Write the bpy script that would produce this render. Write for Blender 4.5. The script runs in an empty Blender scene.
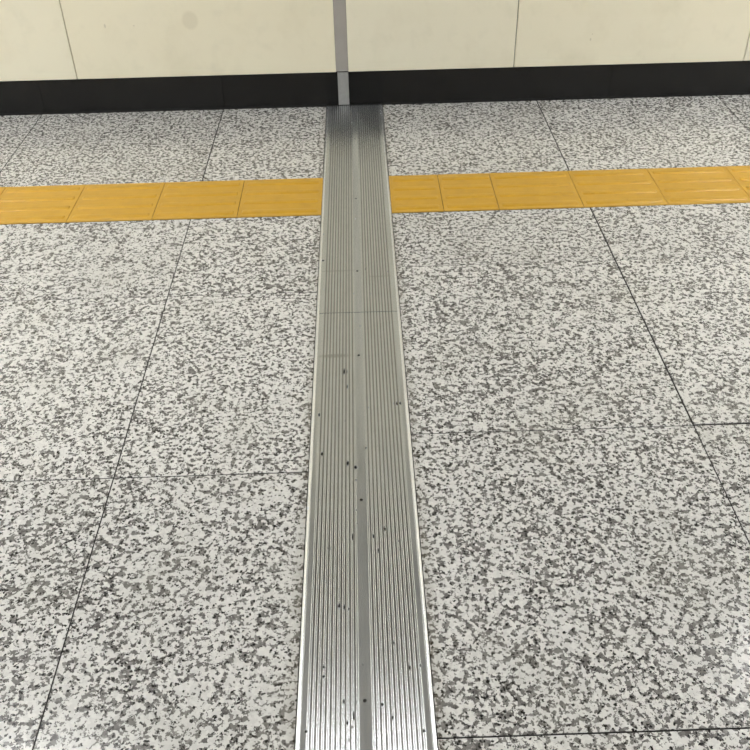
import bpy, math, random
from mathutils import Vector, Matrix
random.seed(7)
scn = bpy.context.scene
COL = scn.collection

# ------------------------------------------------------------ helpers
class MB:
    """collects polygons, builds ONE mesh object"""
    def __init__(s): s.v = []; s.f = []; s.m = []
    def add(s, vs, fs, mi=0):
        b = len(s.v); s.v += [tuple(v) for v in vs]
        s.f += [tuple(b + i for i in f) for f in fs]; s.m += [mi] * len(fs)
    def box(s, x0, x1, y0, y1, z0, z1, mi=0, bev=0.0):
        """box; bev chamfers the four top edges"""
        if bev:
            b = bev
            L = [(x0,y0,z0),(x1,y0,z0),(x1,y1,z0),(x0,y1,z0),
                 (x0,y0,z1-b),(x1,y0,z1-b),(x1,y1,z1-b),(x0,y1,z1-b),
                 (x0+b,y0+b,z1),(x1-b,y0+b,z1),(x1-b,y1-b,z1),(x0+b,y1-b,z1)]
            F = [(3,2,1,0),(8,9,10,11)]
            for k in range(4):
                n = (k+1) % 4
                F += [(k,n,4+n,4+k),(4+k,4+n,8+n,8+k)]
        else:
            L = [(x0,y0,z0),(x1,y0,z0),(x1,y1,z0),(x0,y1,z0),(x0,y0,z1),(x1,y0,z1),(x1,y1,z1),(x0,y1,z1)]
            F = [(3,2,1,0),(4,5,6,7),(0,1,5,4),(1,2,6,5),(2,3,7,6),(3,0,4,7)]
        s.add(L, F, mi)
    def slab_front(s, x0, x1, z0, z1, yb, yf, b, mi=0):
        """upright panel whose front (towards -y) edges are chamfered"""
        L = [(x0,yb,z0),(x1,yb,z0),(x1,yb,z1),(x0,yb,z1),
             (x0,yf+b,z0),(x1,yf+b,z0),(x1,yf+b,z1),(x0,yf+b,z1),
             (x0+b,yf,z0+b),(x1-b,yf,z0+b),(x1-b,yf,z1-b),(x0+b,yf,z1-b)]
        F = [(0,3,2,1)[::-1],(8,9,10,11)]
        F = [(0,1,2,3)[::-1],(8,9,10,11)]
        for k in range(4):
            n = (k+1) % 4
            F += [(k,n,4+n,4+k),(4+k,4+n,8+n,8+k)]
        s.add(L, F, mi)
    def extrude(s, prof, y0, y1, z_of=None, mi=0, caps=True):
        """profile of (x,z) run along y"""
        n = len(prof)
        L = [(x,y0,z) for x,z in prof] + [(x,y1,z) for x,z in prof]
        F = [(k,(k+1)%n,n+(k+1)%n,n+k) for k in range(n)]
        if caps: F += [tuple(range(n))[::-1], tuple(range(n,2*n))]
        s.add(L, F, mi)
    def build(s, name, mats, parent=None, smooth=False, loc=(0,0,0)):
        me = bpy.data.meshes.new(name)
        me.from_pydata([(x-loc[0],y-loc[1],z-loc[2]) for x,y,z in s.v], [], s.f)
        if not isinstance(mats,(list,tuple)): mats = [mats]
        for m in mats: me.materials.append(m)
        for p,mi in zip(me.polygons, s.m): p.material_index = mi
        import bmesh
        bm = bmesh.new(); bm.from_mesh(me)
        bmesh.ops.recalc_face_normals(bm, faces=bm.faces); bm.to_mesh(me); bm.free()
        if smooth:
            for p in me.polygons: p.use_smooth = True
            me.set_sharp_from_angle(angle=math.radians(smooth if smooth is not True else 40))
        o = bpy.data.objects.new(name, me); COL.objects.link(o)
        if parent is None: o.location = loc
        else: o.parent = parent
        return o

def thing(name, label, cat, loc, group=None):
    o = bpy.data.objects.new(name, None); COL.objects.link(o); o.location = loc
    o.empty_display_size = .1
    o['label'] = label; o['category'] = cat
    if group: o['group'] = group
    return o
def struct(o): o['kind'] = 'structure'; return o

def lin(c):
    r = []
    for k in c:
        k /= 255; r.append(k/12.92 if k <= .04045 else ((k+.055)/1.055)**2.4)
    return (*r, 1)

class NT:
    def __init__(s, name):
        s.mat = bpy.data.materials.new(name); s.mat.use_nodes = True
        s.t = s.mat.node_tree; s.b = s.t.nodes['Principled BSDF']
    def n(s, ty, **kw):
        nd = s.t.nodes.new(ty)
        for k,v in kw.items():
            if k.startswith('i_'):
                key = k[2:].replace('_',' ')
                nd.inputs[key].default_value = v
            else: setattr(nd, k, v)
        return nd
    def l(s, a, b): s.t.links.new(a, b)
    def math(s, op, a, b=None, c=None, clamp=False):
        nd = s.t.nodes.new('ShaderNodeMath'); nd.operation = op; nd.use_clamp = clamp
        for i,x in enumerate((a,b,c)):
            if x is None: continue
            if isinstance(x,(int,float)): nd.inputs[i].default_value = x
            else: s.l(x, nd.inputs[i])
        return nd.outputs[0]
    def mix(s, fac, a, b):
        nd = s.t.nodes.new('ShaderNodeMix'); nd.data_type = 'RGBA'
        for i,x in ((0,fac),(6,a),(7,b)):
            if isinstance(x,(int,float)): nd.inputs[i].default_value = x
            elif isinstance(x,tuple): nd.inputs[i].default_value = x
            else: s.l(x, nd.inputs[i])
        return nd.outputs[2]
    def step(s, x, lo, hi):
        nd = s.t.nodes.new('ShaderNodeMapRange'); nd.clamp = True
        s.l(x, nd.inputs[0]); nd.inputs[1].default_value = lo; nd.inputs[2].default_value = hi
        return nd.outputs[0]
    def noise(s, vec, scale, detail=2, rough=.5):
        nd = s.n('ShaderNodeTexNoise', i_Scale=scale, i_Detail=detail, i_Roughness=rough)
        if vec is not None: s.l(vec, nd.inputs['Vector'])
        return nd
    def bump(s, h, strength, dist):
        nd = s.n('ShaderNodeBump', i_Strength=strength, i_Distance=dist)
        s.l(h, nd.inputs['Height']); s.l(nd.outputs[0], s.b.inputs['Normal'])
    def set(s, **kw):
        for k,v in kw.items():
            s.b.inputs[k.replace('_',' ')].default_value = v
    def spots(s, obj, spots):
        """union mask of elliptic spots (x,y,rx,ry) on object coords"""
        out = None
        for (x,y,rx,ry) in spots:
            sub = s.n('ShaderNodeVectorMath', operation='SUBTRACT'); s.l(obj, sub.inputs[0]); sub.inputs[1].default_value = (x,y,0)
            mul = s.n('ShaderNodeVectorMath', operation='MULTIPLY'); s.l(sub.outputs[0], mul.inputs[0]); mul.inputs[1].default_value = (1/rx,1/ry,0)
            ln = s.n('ShaderNodeVectorMath', operation='LENGTH'); s.l(mul.outputs[0], ln.inputs[0])
            out = ln.outputs['Value'] if out is None else s.math('MINIMUM', out, ln.outputs['Value'])
        return out

# ------------------------------------------------------------ materials
SL_, SR_ = -.1447, .1028
def granite():
    m = NT('speckled_grey_granite')
    tc = m.n('ShaderNodeTexCoord').outputs['Object']
    g = m.n('ShaderNodeNewGeometry').outputs['Random Per Island']
    off = m.n('ShaderNodeCombineXYZ')
    m.l(m.math('MULTIPLY', g, 7.3), off.inputs[0]); m.l(m.math('MULTIPLY', g, 13.7), off.inputs[1])
    m.l(m.math('MULTIPLY', g, 5.1), off.inputs[2])
    add = m.n('ShaderNodeVectorMath', operation='ADD'); m.l(tc, add.inputs[0]); m.l(off.outputs[0], add.inputs[1])
    P = add.outputs[0]
    w = m.noise(P, 160, 2, .6)
    wv = m.n('ShaderNodeVectorMath', operation='MULTIPLY_ADD'); m.l(w.outputs['Color'], wv.inputs[0])
    wv.inputs[1].default_value = (.008,.008,.008); m.l(P, wv.inputs[2])
    P2 = wv.outputs[0]
    vor = m.n('ShaderNodeTexVoronoi', i_Scale=150.0, feature='F1'); m.l(P2, vor.inputs['Vector'])
    sep = m.n('ShaderNodeSeparateColor'); m.l(vor.outputs['Color'], sep.inputs[0])
    cell, cell2, cell3 = sep.outputs
    n1 = m.noise(P, 78, 3.5, .66).outputs[0]
    n2 = m.noise(P, 9, 2, .5).outputs[0]
    t = m.math('ADD', n1, m.math('MULTIPLY', m.math('SUBTRACT', cell, .5), .17))
    t = m.math('ADD', t, m.math('MULTIPLY', m.math('SUBTRACT', n2, .5), .10))
    t = m.math('ADD', t, m.math('MULTIPLY', m.math('SUBTRACT', g, .5), .015))
    lv = m.math('ADD', .93, m.math('MULTIPLY', m.math('FRACT', m.math('MULTIPLY', g, 17.3)), .10))
    dark = m.step(t, .518, .529)
    light = m.mix(cell2, lin(GR_L0), lin(GR_L1))
    grey = m.mix(cell3, lin(GR_D0), lin(GR_D1))
    c = m.mix(dark, light, grey)
    # small black mica specks, most of them at the rims of the grey clumps
    v2 = m.n('ShaderNodeTexVoronoi', i_Scale=210.0, feature='F1'); m.l(P2, v2.inputs['Vector'])
    s2 = m.n('ShaderNodeSeparateColor'); m.l(v2.outputs['Color'], s2.inputs[0])
    k = m.math('ADD', s2.outputs[0], m.math('MULTIPLY', m.step(t, .46, .60), .16))
    black = m.math('MULTIPLY', m.step(k, .948, .956), m.math('SUBTRACT', 1.0, m.step(v2.outputs['Distance'], .55, .75)))
    c = m.mix(black, c, lin((22,21,21)))
    # foot traffic grime beside the metal strip, thin and brownish
    gr = m.noise(tc, 4, 3, .6).outputs[0]
    gm = m.math('MULTIPLY', m.step(gr, .5, .8), .25)
    c = m.mix(gm, c, lin((150,146,134)))
    hv = m.n('ShaderNodeHueSaturation'); m.l(lv, hv.inputs['Value']); m.l(c, hv.inputs['Color']); c = hv.outputs[0]
    # grime trodden in along both sides of the metal strip
    sx = m.n('ShaderNodeSeparateXYZ'); m.l(tc, sx.inputs[0])
    dx = m.math('ABSOLUTE', m.math('SUBTRACT', sx.outputs[0], (SL_+SR_)/2))
    gn = m.noise(tc, 24, 3, .65).outputs[0]
    edge = m.math('SUBTRACT', 1.0, m.step(m.math('SUBTRACT', dx, m.math('MULTIPLY', gn, .05)), .098, .128))
    c = m.mix(m.math('MULTIPLY', edge, .30), c, lin((104,98,80)))
    m.l(c, m.b.inputs['Base Color'])
    r = m.math('ADD', m.math('MULTIPLY', m.noise(P, 30, 3, .6).outputs[0], .12), GR_ROUGH)
    m.l(r, m.b.inputs['Roughness'])
    m.bump(n1, .10, .0006)
    m.b.inputs['Specular IOR Level'].default_value = .5
    return m.mat
GR_L0, GR_L1 = (192,191,188), (209,208,204)
GR_D0, GR_D1 = (86,84,82), (130,128,125)
GR_ROUGH = .11

def plain(name, col, rough, metal=0, spec=.5, var=None):
    m = NT(name); m.set(Roughness=rough, Metallic=metal)
    m.b.inputs['Specular IOR Level'].default_value = spec
    tc = m.n('ShaderNodeTexCoord').outputs['Object']
    n = m.noise(tc, *(var or (12,3,.6))).outputs[0]
    a = tuple(max(0,c-6) for c in col); b = tuple(min(255,c+6) for c in col)
    m.l(m.mix(m.step(n,.3,.7), lin(a), lin(b)), m.b.inputs['Base Color'])
    return m.mat

def cream():
    m = NT('cream_enamel_panel'); m.set(Roughness=.42)
    tc = m.n('ShaderNodeTexCoord').outputs['Object']
    g = m.n('ShaderNodeNewGeometry').outputs['Random Per Island']
    base = m.mix(g, lin((240,233,207)), lin((235,231,211)))
    n = m.noise(tc, 3.5, 4, .65).outputs[0]
    c = m.mix(m.math('MULTIPLY', m.step(n,.5,.8), .30), base, lin((205,196,165)))
    # faint greenish scuff clouds low on the panels
    n2 = m.noise(tc, 9, 3, .6).outputs[0]
    c = m.mix(m.math('MULTIPLY', m.step(n2,.56,.78), .18), c, lin((196,194,170)))
    # old round mark and little marks
    sw = m.n('ShaderNodeSeparateXYZ'); m.l(tc, sw.inputs[0])
    xz = m.n('ShaderNodeCombineXYZ'); m.l(sw.outputs[0], xz.inputs[0]); m.l(sw.outputs[2], xz.inputs[1])
    d = m.spots(xz.outputs[0], [(-.694,.385,.036,.040)])
    ring = m.math('SUBTRACT', 1.0, m.step(d, .75, 1.05))
    c = m.mix(m.math('MULTIPLY', ring, .22), c, lin((180,172,140)))
    d2 = m.spots(xz.outputs[0], [(.995,.263,.004,.007),(-1.05,.372,.005,.010),(1.0,.285,.003,.003),(-.93,.37,.004,.003)])
    c = m.mix(m.math('MULTIPLY', m.math('SUBTRACT', 1.0, m.step(d2,.5,1.1)), .35), c, lin((150,140,115)))
    m.l(c, m.b.inputs['Base Color'])
    m.bump(m.noise(tc, 60, 2, .5).outputs[0], .05, .0005)
    return m.mat

def yellow():
    m = NT('yellow_tactile_resin'); m.set(Roughness=.34)
    tc = m.n('ShaderNodeTexCoord').outputs['Object']
    oi = m.n('ShaderNodeObjectInfo').outputs['Random']
    n = m.noise(tc, 22, 4, .6).outputs[0]
    c = m.mix(m.step(n,.3,.7), lin((183,140,34)), lin((194,150,46)))
    n2 = m.noise(tc, 90, 3, .7).outputs[0]
    c = m.mix(m.math('MULTIPLY', m.step(n2,.62,.75), .35), c, lin((135,100,40)))
    m.l(c, m.b.inputs['Base Color'])
    m.l(m.math('ADD', m.math('MULTIPLY', n, .15), .27), m.b.inputs['Roughness'])
    return m.mat

def metal(name, met, rr, c0, c1):
    m = NT(name)
    tc = m.n('ShaderNodeTexCoord').outputs['Object']
    mp = m.n('ShaderNodeMapping'); mp.inputs['Scale'].default_value = (90,5,90); m.l(tc, mp.inputs[0])
    n = m.noise(mp.outputs[0], 1, 4, .6).outputs[0]
    base = m.mix(m.step(n,.3,.7), lin(c0), lin(c1))
    # specks of dirt trodden into the grooves
    mp2 = m.n('ShaderNodeMapping'); mp2.inputs['Scale'].default_value = (1,.55,1); m.l(tc, mp2.inputs[0])
    v = m.n('ShaderNodeTexVoronoi', i_Scale=120.0); m.l(mp2.outputs[0], v.inputs['Vector'])
    s = m.n('ShaderNodeSeparateColor'); m.l(v.outputs['Color'], s.inputs[0])
    sp = m.math('MULTIPLY', m.step(s.outputs[0], .978, .982), m.math('SUBTRACT',1.0,m.step(v.outputs['Distance'],.2,.32)))
    big = m.step(m.noise(tc, 7, 3, .6).outputs[0], .40, .62)
    sp = m.math('MULTIPLY', sp, m.math('ADD', m.math('MULTIPLY', big, .7), .2))
    S = [(-.0415,-2.940,.0030,.0110),(-.0535,-2.952,.0022,.0050),(-.047,-2.960,.0025,.004),(-.0585,-2.910,.0040,.0050),(-.0385,-2.912,.0030,.0045),
         (.0265,-2.945,.0032,.0050),(.0090,-2.918,.0030,.0045),(.0345,-2.79,.0025,.0060),(.081,-2.972,.003,.005),(.0625,-2.846,.0030,.0070),
         (-.1265,-2.966,.0028,.0045),(-.098,-2.838,.0030,.0045),(-.098,-2.858,.0030,.0045),(-.0700,-2.700,.0030,.0070),(-.059,-2.703,.0030,.0070),(-.0495,-2.708,.0030,.0050),
         (-.1145,-2.255,.0040,.0080),(-.0530,-2.290,.0050,.0090),(-.0345,-2.305,.0045,.0060),(-.0620,-1.935,.0030,.0140),(-.0560,-1.935,.0030,.0120),
         (.0680,-2.075,.0030,.0080),(.0740,-2.075,.0030,.0100),(.0820,-2.075,.0030,.0070),(-.0740,-1.470,.0020,.014),(-.1320,-1.345,.006,.006),(-.0545,-2.0,.003,.010),(.005,-1.405,.003,.010),(-.125,-2.11,.003,.008),
         (-.092,-2.55,.003,.006),(.004,-2.52,.003,.006),(.028,-2.50,.0025,.008),(-.0415,-2.52,.0025,.010),(.014,-2.56,.0035,.008)]
    jx = m.n('ShaderNodeVectorMath', operation='MULTIPLY_ADD'); m.l(m.noise(tc, 350, 2, .6).outputs['Color'], jx.inputs[0])
    jx.inputs[1].default_value = (.004,.007,0); jx.inputs[2].default_value = (-.002,-.0035,0)
    aj = m.n('ShaderNodeVectorMath', operation='ADD'); m.l(jx.outputs[0], aj.inputs[0]); m.l(tc, aj.inputs[1])
    d = m.spots(aj.outputs[0], S)
    sp = m.math('MAXIMUM', sp, m.math('SUBTRACT',1.0,m.step(d,.45,1.1)))
    # rubbed transverse scuffs
    d3 = m.spots(aj.outputs[0], [(-.088,-1.862,.048,.010),(-.085,-1.413,.055,.004),(.045,-1.452,.04,.003)])
    sc = m.math('MULTIPLY', m.math('SUBTRACT',1.0,m.step(d3,.5,1.1)), .5)
    c = m.mix(sc, base, lin((120,120,116)))
    c = m.mix(sp, c, lin((28,27,26)))
    m.l(c, m.b.inputs['Base Color'])
    m.b.inputs['Metallic'].default_value = met
    mp3 = m.n('ShaderNodeMapping'); mp3.inputs['Scale'].default_value = (5,9,5); m.l(tc, mp3.inputs[0])
    r = m.math('ADD', m.math('MULTIPLY', m.noise(mp3.outputs[0],1,2,.5).outputs[0], .07), rr)
    r = m.math('ADD', r, m.math('MULTIPLY', sp, .3))
    m.l(r, m.b.inputs['Roughness'])
    return m.mat
MET0, MET1, MET_R = (184,187,189), (198,201,203), .19

M_gran = granite(); M_grout = plain('dark_joint_mortar', (16,15,14), .95, var=(60,3,.6))
M_cream = cream(); M_yel = yellow(); M_met = metal('worn_aluminium', .82, MET_R, MET0, MET1); M_rail = metal('polished_aluminium_edge', .85, .22, (232,236,243), (244,247,251))
M_groove = plain('grimy_groove_metal', (140,141,140), .24, metal=.85, var=(30,4,.6))
M_black = plain('black_skirting_stone', (11,11,11), .26, var=(40,3,.6))
M_back = plain('dark_backing', (22,22,21), .9)
M_strip_up = plain('grey_painted_metal', (168,164,158), .45, var=(9,3,.6))
M_strip_lo = plain('brushed_steel', (162,162,160), .42, metal=.25, var=(50,3,.6))
M_screw = plain('dark_screw_head', (62,60,56), .5, metal=.8)
M_ceil = plain('ceiling_board', (176,176,172), .8)
M_wall2 = plain('plain_corridor_wall', (168,166,158), .6)
M_house = plain('lamp_housing', (200,200,198), .5)

# ------------------------------------------------------------ layout numbers (metres)
T, B = -.7251, -1.0255             # far and near edge of the tactile row
SL, SR = -.1447, .1028             # metal strip edges
SC = (SL+SR)/2
CE = 2.62                          # ceiling height

# ------------------------------------------------------------ floor
fl = MB()
fl.box(-7.6, 7.6, -7.2, .3, -.06, -.0016, 1)
g = .0013
def slab(x0, x1, y0, y1, gx0=.0016, gx1=.0016, gy0=.0017, gy1=.0017, z=0.0):
    fl.box(x0+gx0, x1-gx1, y0+gy0, y1-gy1, -.02, z, 0, .0006)
xl = [SL, -.6041, -1.4082, -2.21, -3.01, -3.81, -4.61, -5.41, -6.21, -7.01]
xr = [SR, .8045, 1.5995, 2.40, 3.20, 4.0, 4.8, 5.6, 6.4, 7.2]
xrt = [SR, .7912, 1.5973, 2.40, 3.20, 4.0, 4.8, 5.6, 6.4, 7.2]
yl = [B, -1.5242, -2.3098, -3.10, -3.90, -4.70, -5.50, -6.3, -7.1]
yr = [B, -1.390, -2.1881, -2.9841, -3.78, -4.58, -5.38, -6.18, -6.98]
for i in range(len(xl)-1):
    slab(xl[i+1], xl[i], T, .004, .0022, .0022)
    for j in range(len(yl)-1): slab(xl[i+1], xl[i], yl[j+1], yl[j])
for i in range(len(xr)-1):
    slab(xrt[i], xrt[i+1], -.593, .004, .0022, .0022); slab(xrt[i], xrt[i+1], T, -.593, .0022, .0022)
    for j in range(len(yr)-1):
        kw = {}
        if j in (0, 1):
            if i == 0: kw = dict(gx1=.0024)
            if i >= 1: kw = dict(z=.0012, gx0=.0020 if i == 1 else .0016)
            if i >= 1 and j == 1: kw['gy0'] = .0045
        slab(xr[i], xr[i+1], yr[j+1], yr[j], **kw)
slab(SL+.02, SR-.02, -7.1, .004, z=-.0005)
struct(fl.build('floor', [M_gran, M_grout]))

# ------------------------------------------------------------ back wall: cream panels, black skirting
YF = -.006; ZK = .1535
wl = MB()
wl.box(-7.4, 7.4, .006, .16, 0, CE, 1)
px = [(-7.2,-6.2),(-6.2,-5.2),(-5.2,-4.2),(-4.2,-3.2),(-3.2,-2.2143),(-2.2143,-1.2143),(-1.2143,-.0960),(-.0425,.6753),(.6753,1.6753),(1.6753,2.6753),(2.6753,3.6753),(3.6753,4.6753),(4.6753,5.6753),(5.6753,6.6753),(6.6753,7.3)]
for k,(a,b) in enumerate(px):
    ga = .0018 if abs(a+.0425) > .001 else 0; gb = .0018 if abs(b+.096) > .001 else 0
    wl.slab_front(a+ga, b-gb, ZK, CE-.002, .0055, YF, .0012, 0)
struct(wl.build('wall_back', [M_cream, M_back]))
bb = MB()
kj = [-7.3,-6.2,-5.4,-4.6,-3.8,-3.0,-2.2,-1.389,-.596,-.0912]
for a,b in zip(kj, kj[1:]): bb.slab_front(a+.0002, b-.0002, .010, ZK-.003, .0057, .0, .0006)
kj = [-.0430,1.11,1.91,2.71,3.51,4.31,5.11,5.9,6.7,7.3]
for a,b in zip(kj, kj[1:]): bb.slab_front(a+.0002, b-.0002, .010, ZK-.003, .0057, .0, .0006)
bb.slab_front(-7.3, SL-.0005, .0002, .0095, .0055, -.0012, .0006, 1)
bb.slab_front(SR+.0005, 7.3, .0014, .0095, .0055, -.0012, .0006, 1)
struct(bb.build('baseboard_back', [M_black, M_back]))

# joint cover strips on the wall
u = MB(); u.slab_front(-.0955, -.0432, ZK+.001, CE-.004, .0055, -.0015, .0008)
o = u.build('joint_cover_strip', M_strip_up, loc=(-.069,0,ZK)); o['category'] = 'joint cover'
o['label'] = 'upper grey joint strip sunk between two cream wall panels'
u = MB(); u.slab_front(-.0905, -.0437, .0062, ZK-.004, .0055, -.0012, .0008)
o = u.build('joint_cover_strip', M_strip_lo, loc=(-.067,0,.0062)); o['category'] = 'joint cover'
o['label'] = 'short lighter grey metal strip set in the black skirting'

# ------------------------------------------------------------ metal floor strip
def cover_profile():
    """(x, z, grime) points; grime marks the groove floors"""
    h = .0042; hw = .1150                  # flat level, half width between the rails
    c0, p, w, hh, dp = .0138, .0089, .0049, .00080, .0002
    side = []
    for k in range(11):
        c = c0 + k*p
        for q in range(0, 9):
            t = -1 + 2*q/8
            side.append((c + t*w/2, h + hh*(1-abs(t)**2.4), 0))
        if k < 10:
            side[-1] = (c + w/2, h, 1)
            side += [(c + w/2 + .0006, h-dp, 1), (c + p - w/2 - .0006, h-dp, 1)]
    left = []
    rev = [(-x, z) for x, z, g_ in side][::-1]
    flags = [g_ for x, z, g_ in side]
    # a segment is grimy when its start (in +x order) carries the flag
    rflags = [flags[len(flags)-2-i] if i < len(flags)-1 else 0 for i in range(len(flags))]
    left = [(x, z, f) for (x, z), f in zip(rev, rflags)]
    return [(-hw, .0006, 0), (-hw, h, 0)] + left + side + [(hw, h, 0), (hw, .0006, 0)]
def cover_mesh(mb, y0, y1):
    P = cover_profile(); n = len(P)
    N = max(2, int(abs(y1-y0)/.25))
    ys = [y0+(y1-y0)*k/N for k in range(N+1)]
    L = [(SC+x, y, z) for y in ys for x, z, _ in P]
    for mi in (0, 1):
        F = [(a*n+k, a*n+(k+1)%n, (a+1)*n+(k+1)%n, (a+1)*n+k) for a in range(N) for k in range(n) if P[k][2] == mi]
        if mi == 0:
            F += [tuple(range(n)), tuple(range(N*n, (N+1)*n))]
            base = len(mb.v); mb.add(L, F, 0)
        else:
            mb.f += [tuple(base+i for i in f) for f in F]; mb.m += [1]*len(F)
st = thing('expansion_joint_cover', 'long ridged grey aluminium strip running across the floor to the wall', 'floor joint cover', (SC, -1.8, 0))
seam = -1.650
for y0, y1 in ((seam+.0012, -.0040), (-4.6, seam-.0012)):
    mb = MB(); cover_mesh(mb, y0, y1)
    o = mb.build('cover_plate', [M_met, M_groove], smooth=28); o.parent = st; o.matrix_parent_inverse = Matrix.Translation((-SC, 1.8, 0))
# edge rails: a bead and an outer chamfer
def rail(sgn):
    P = [(.1150,.0006),(.1150,.0046),(.1155,.0051),(.1163,.0052),(.1190,.0043),(.1212,.0033),(.1215,.0028),(.1219,.0028),(.1224,.0027),(.1233,.0018),(.1235,.0006)]
    mb = MB(); mb.extrude([(SC+sgn*x, z) for x, z in P], -4.6, -.0040)
    o = mb.build('edge_rail', M_rail, smooth=35); o.parent = st; o.matrix_parent_inverse = Matrix.Translation((-SC, 1.8, 0))
rail(-1); rail(1)
SCREWS = [-.375, -.912, -1.416, -1.862, -2.41, -2.91, -3.41, -3.91, -4.4]
for y in SCREWS:
    mb = MB(); L = []; n = 20
    for r, z in ((.0034,.0043),(.0034,.0046),(.0026,.0050),(.0010,.0050),(.0008,.0046)):
        L += [(SC-.001+r*math.cos(2*math.pi*k/n), y+r*math.sin(2*math.pi*k/n), z) for k in range(n)]
    F = [(a*n+k, a*n+(k+1)%n, (a+1)*n+(k+1)%n, (a+1)*n+k) for a in range(4) for k in range(n)] + [tuple(range(4*n,5*n)), tuple(range(n))[::-1]]
    mb.add(L, F); o = mb.build('screw', M_screw); o.parent = st; o.matrix_parent_inverse = Matrix.Translation((-SC, 1.8, 0))

# ------------------------------------------------------------ tactile row
TG = 'yellow tactile guide tiles in a row'
def bar_into(mb, x0, x1, yc):
    """rounded raised bar along x"""
    R0, R1, H, z0 = .0160, .0098, .0040, .0012
    prof = []
    for k in range(9):
        a = math.pi*k/8
        c = math.cos(a); s_ = math.sin(a)
        prof.append((-(R0 if k in (0,8) else R1 + (R0-R1)*(1-s_)**.8)*(1 if c > 0 else -1 if c < 0 else 0)*abs(c)**.55, z0 + H*min(1, s_*1.25)))
    L = []; n = len(prof)
    for x, k in ((x0, 0.0), (x0+.004, .75), (x0+.009, 1.0), (x1-.009, 1.0), (x1-.004, .75), (x1, 0.0)):
        kk = .55+.45*k
        L += [(x, yc+p*kk, z0-.0002+(z-z0)*k) for p, z in prof]
    F = [(a*n+k, a*n+k+1, (a+1)*n+k+1, (a+1)*n+k) for a in range(5) for k in range(n-1)]
    mb.add(L, F)
def tactile_mesh(body, x0, x1, full0, full1, bars):
    body.box(x0+.0009, x1-.0009, B+.0026, T-.0015, -.02, .0012, 0, .0007)
    for k in range(4):
        a = max(full0+.013, x0+.003); b = min(full1-.013, x1-.003)
        bar_into(bars[k], a, b, B+.0375+.075*k)
A0 = -1.0424
tiles = [(A0-.6, A0-.3, 'yellow tactile tile cut off by the left edge of the photo'),
         (A0-.3, A0, 'second yellow tactile tile from the left edge of the photo, mostly whole'),
         (A0, A0+.3, 'yellow tactile tile with a dark dot at its far left corner, third from left'),
         (A0+.3, A0+.6, 'second whole yellow tactile tile to the left of the metal strip'),
         (A0+.6, SL, 'whole yellow tactile tile touching the left side of the metal strip'),
         (SR, .2881, 'short cut yellow tactile tile touching the right side of the metal strip'),
         (.2881, .4838, 'short yellow tactile tile, second piece right of the metal strip'),
         (.4838, .7838, 'first full-length yellow tactile tile right of the metal strip'),
         (.7838, 1.0838, 'yellow tactile tile starting at the floor joint right of the strip, bright near bar'),
         (1.0838, 1.3838, 'yellow tactile tile with a tiny dark speck, last whole one on the right'),
         (1.3838, 1.6838, 'yellow tactile tile cut off by the right edge of the photo')]
for x0, x1, lab in tiles:
    xc = (x0+x1)/2
    t = thing('tactile_tile', lab, 'tactile paving', (xc, (T+B)/2, 0), TG)
    f0, f1 = x0, x1
    if x0 == .2881: f0, f1 = x0, x0+.3
    if x1 == .2881: f0 = x0
    body = MB(); bars = [MB() for _ in range(4)]
    tactile_mesh(body, x0, x1, f0, f1, bars)
    inv = Matrix.Translation((-xc, -(T+B)/2, 0))
    o = body.build('tile_body', M_yel); o.parent = t; o.matrix_parent_inverse = inv
    for b_ in bars:
        o = b_.build('raised_bar', M_yel, smooth=50); o.parent = t; o.matrix_parent_inverse = inv
# the same row carries on outside the frame
ex = MB()
for k in range(18): tactile_mesh(ex, A0-.9-.3*k, A0-.6-.3*k, A0-.9-.3*k, A0-.6-.3*k, [ex]*4)
for k in range(18): tactile_mesh(ex, 1.6838+.3*k, 1.9838+.3*k, 1.6838+.3*k, 1.9838+.3*k, [ex]*4)
struct(ex.build('trim_1', M_yel, smooth=50))

# ------------------------------------------------------------ rest of the corridor (out of frame; it bounces and reflects light)
mb = MB(); mb.box(-7.4, 7.4, -7.2, .16, CE, CE+.1); struct(mb.build('ceiling', M_ceil))
mb = MB(); mb.box(-7.4, 7.4, -7.2, -7.0, 0, CE); struct(mb.build('wall_front', M_wall2))
mb = MB(); mb.box(-7.5, -7.3, -7.2, .16, 0, CE); struct(mb.build('wall_left', M_wall2))
mb = MB(); mb.box(7.3, 7.5, -7.2, .16, 0, CE); struct(mb.build('wall_right', M_wall2))

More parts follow.
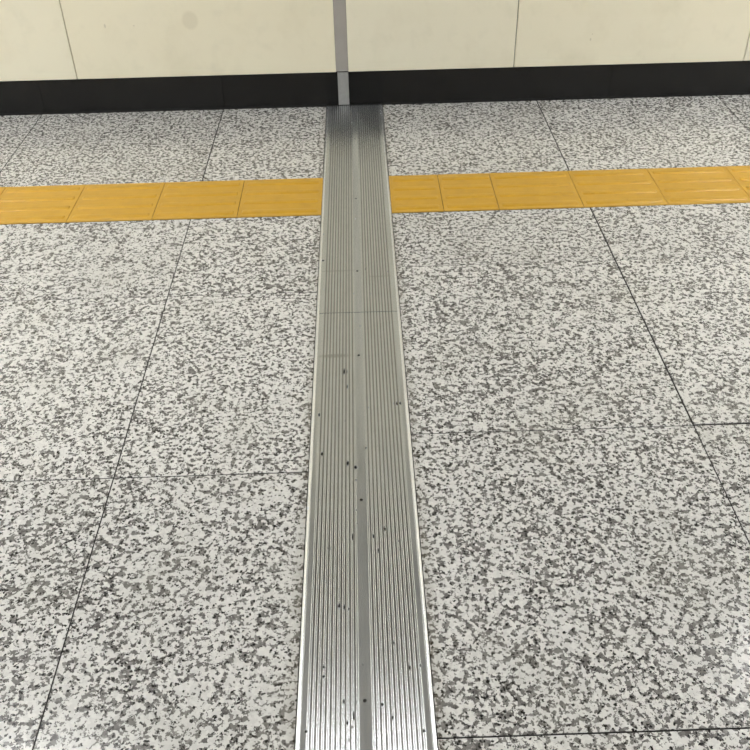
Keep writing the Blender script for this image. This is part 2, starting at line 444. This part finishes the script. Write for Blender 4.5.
em = NT('fluorescent_diffuser')
em.set(Roughness=.6); em.b.inputs['Base Color'].default_value = (.8,.8,.8,1)
em.b.inputs['Emission Color'].default_value = (.985,.99,.99,1); em.b.inputs['Emission Strength'].default_value = 9.0
LAMPS = []
for y, xs in ((-1.0, (-6.3, -4.8, -3.3, 3.6, 5.1, 6.5)), (-1.80, (-1.86,)), (-1.2, (2.62,)), (-4.6, (-6, -4, -2, 2, 4, 6))):
    for x in xs: LAMPS.append((x, y))
names = {}
for (x, y) in LAMPS:
    t = thing('ceiling_light', 'fluorescent ceiling light above and behind the camera view', 'ceiling light', (x, y, CE), 'corridor ceiling lights')
    inv = Matrix.Translation((-x, -y, -CE))
    f = MB(); L, W = .62, .16
    f.box(x-L, x+L, y-W, y-W+.015, CE-.03, CE-.0005); f.box(x-L, x+L, y+W-.015, y+W, CE-.03, CE-.0005)
    f.box(x-L, x-L+.015, y-W+.015, y+W-.015, CE-.03, CE-.0005); f.box(x+L-.015, x+L, y-W+.015, y+W-.015, CE-.03, CE-.0005)
    o = f.build('lamp_frame', M_house); o.parent = t; o.matrix_parent_inverse = inv
    f = MB(); f.box(x-L+.016, x+L-.016, y-W+.016, y+W-.016, CE-.025, CE-.002)
    o = f.build('diffuser', em.mat); o.parent = t; o.matrix_parent_inverse = inv

# ------------------------------------------------------------ world, camera, view
w = bpy.data.worlds.new('world'); scn.world = w; w.use_nodes = True
w.node_tree.nodes['Background'].inputs[0].default_value = (.02,.02,.02,1)

F_, cx, cy, cz, yaw, pitch, roll = 870.5143, .00145, -3.78980, 1.44111, .0104863, -.6637572, -.0240502
fw = Vector((math.sin(yaw)*math.cos(pitch), math.cos(yaw)*math.cos(pitch), math.sin(pitch)))
r0 = Vector((math.cos(yaw), -math.sin(yaw), 0)); u0 = r0.cross(fw)
r = r0*math.cos(roll) + u0*math.sin(roll); u = -r0*math.sin(roll) + u0*math.cos(roll)
cd = bpy.data.cameras.new('camera'); cam = bpy.data.objects.new('camera', cd); COL.objects.link(cam)
cam.matrix_world = Matrix(((r.x,u.x,-fw.x,cx),(r.y,u.y,-fw.y,cy),(r.z,u.z,-fw.z,cz),(0,0,0,1)))
cd.sensor_width = 36; cd.lens = F_/750*36; cd.clip_start = .02
scn.camera = cam
vs = scn.view_settings
vs.view_transform = 'Standard'; vs.look = 'None'; vs.gamma = 1; vs.use_curve_mapping = False
vs.exposure = 1.90
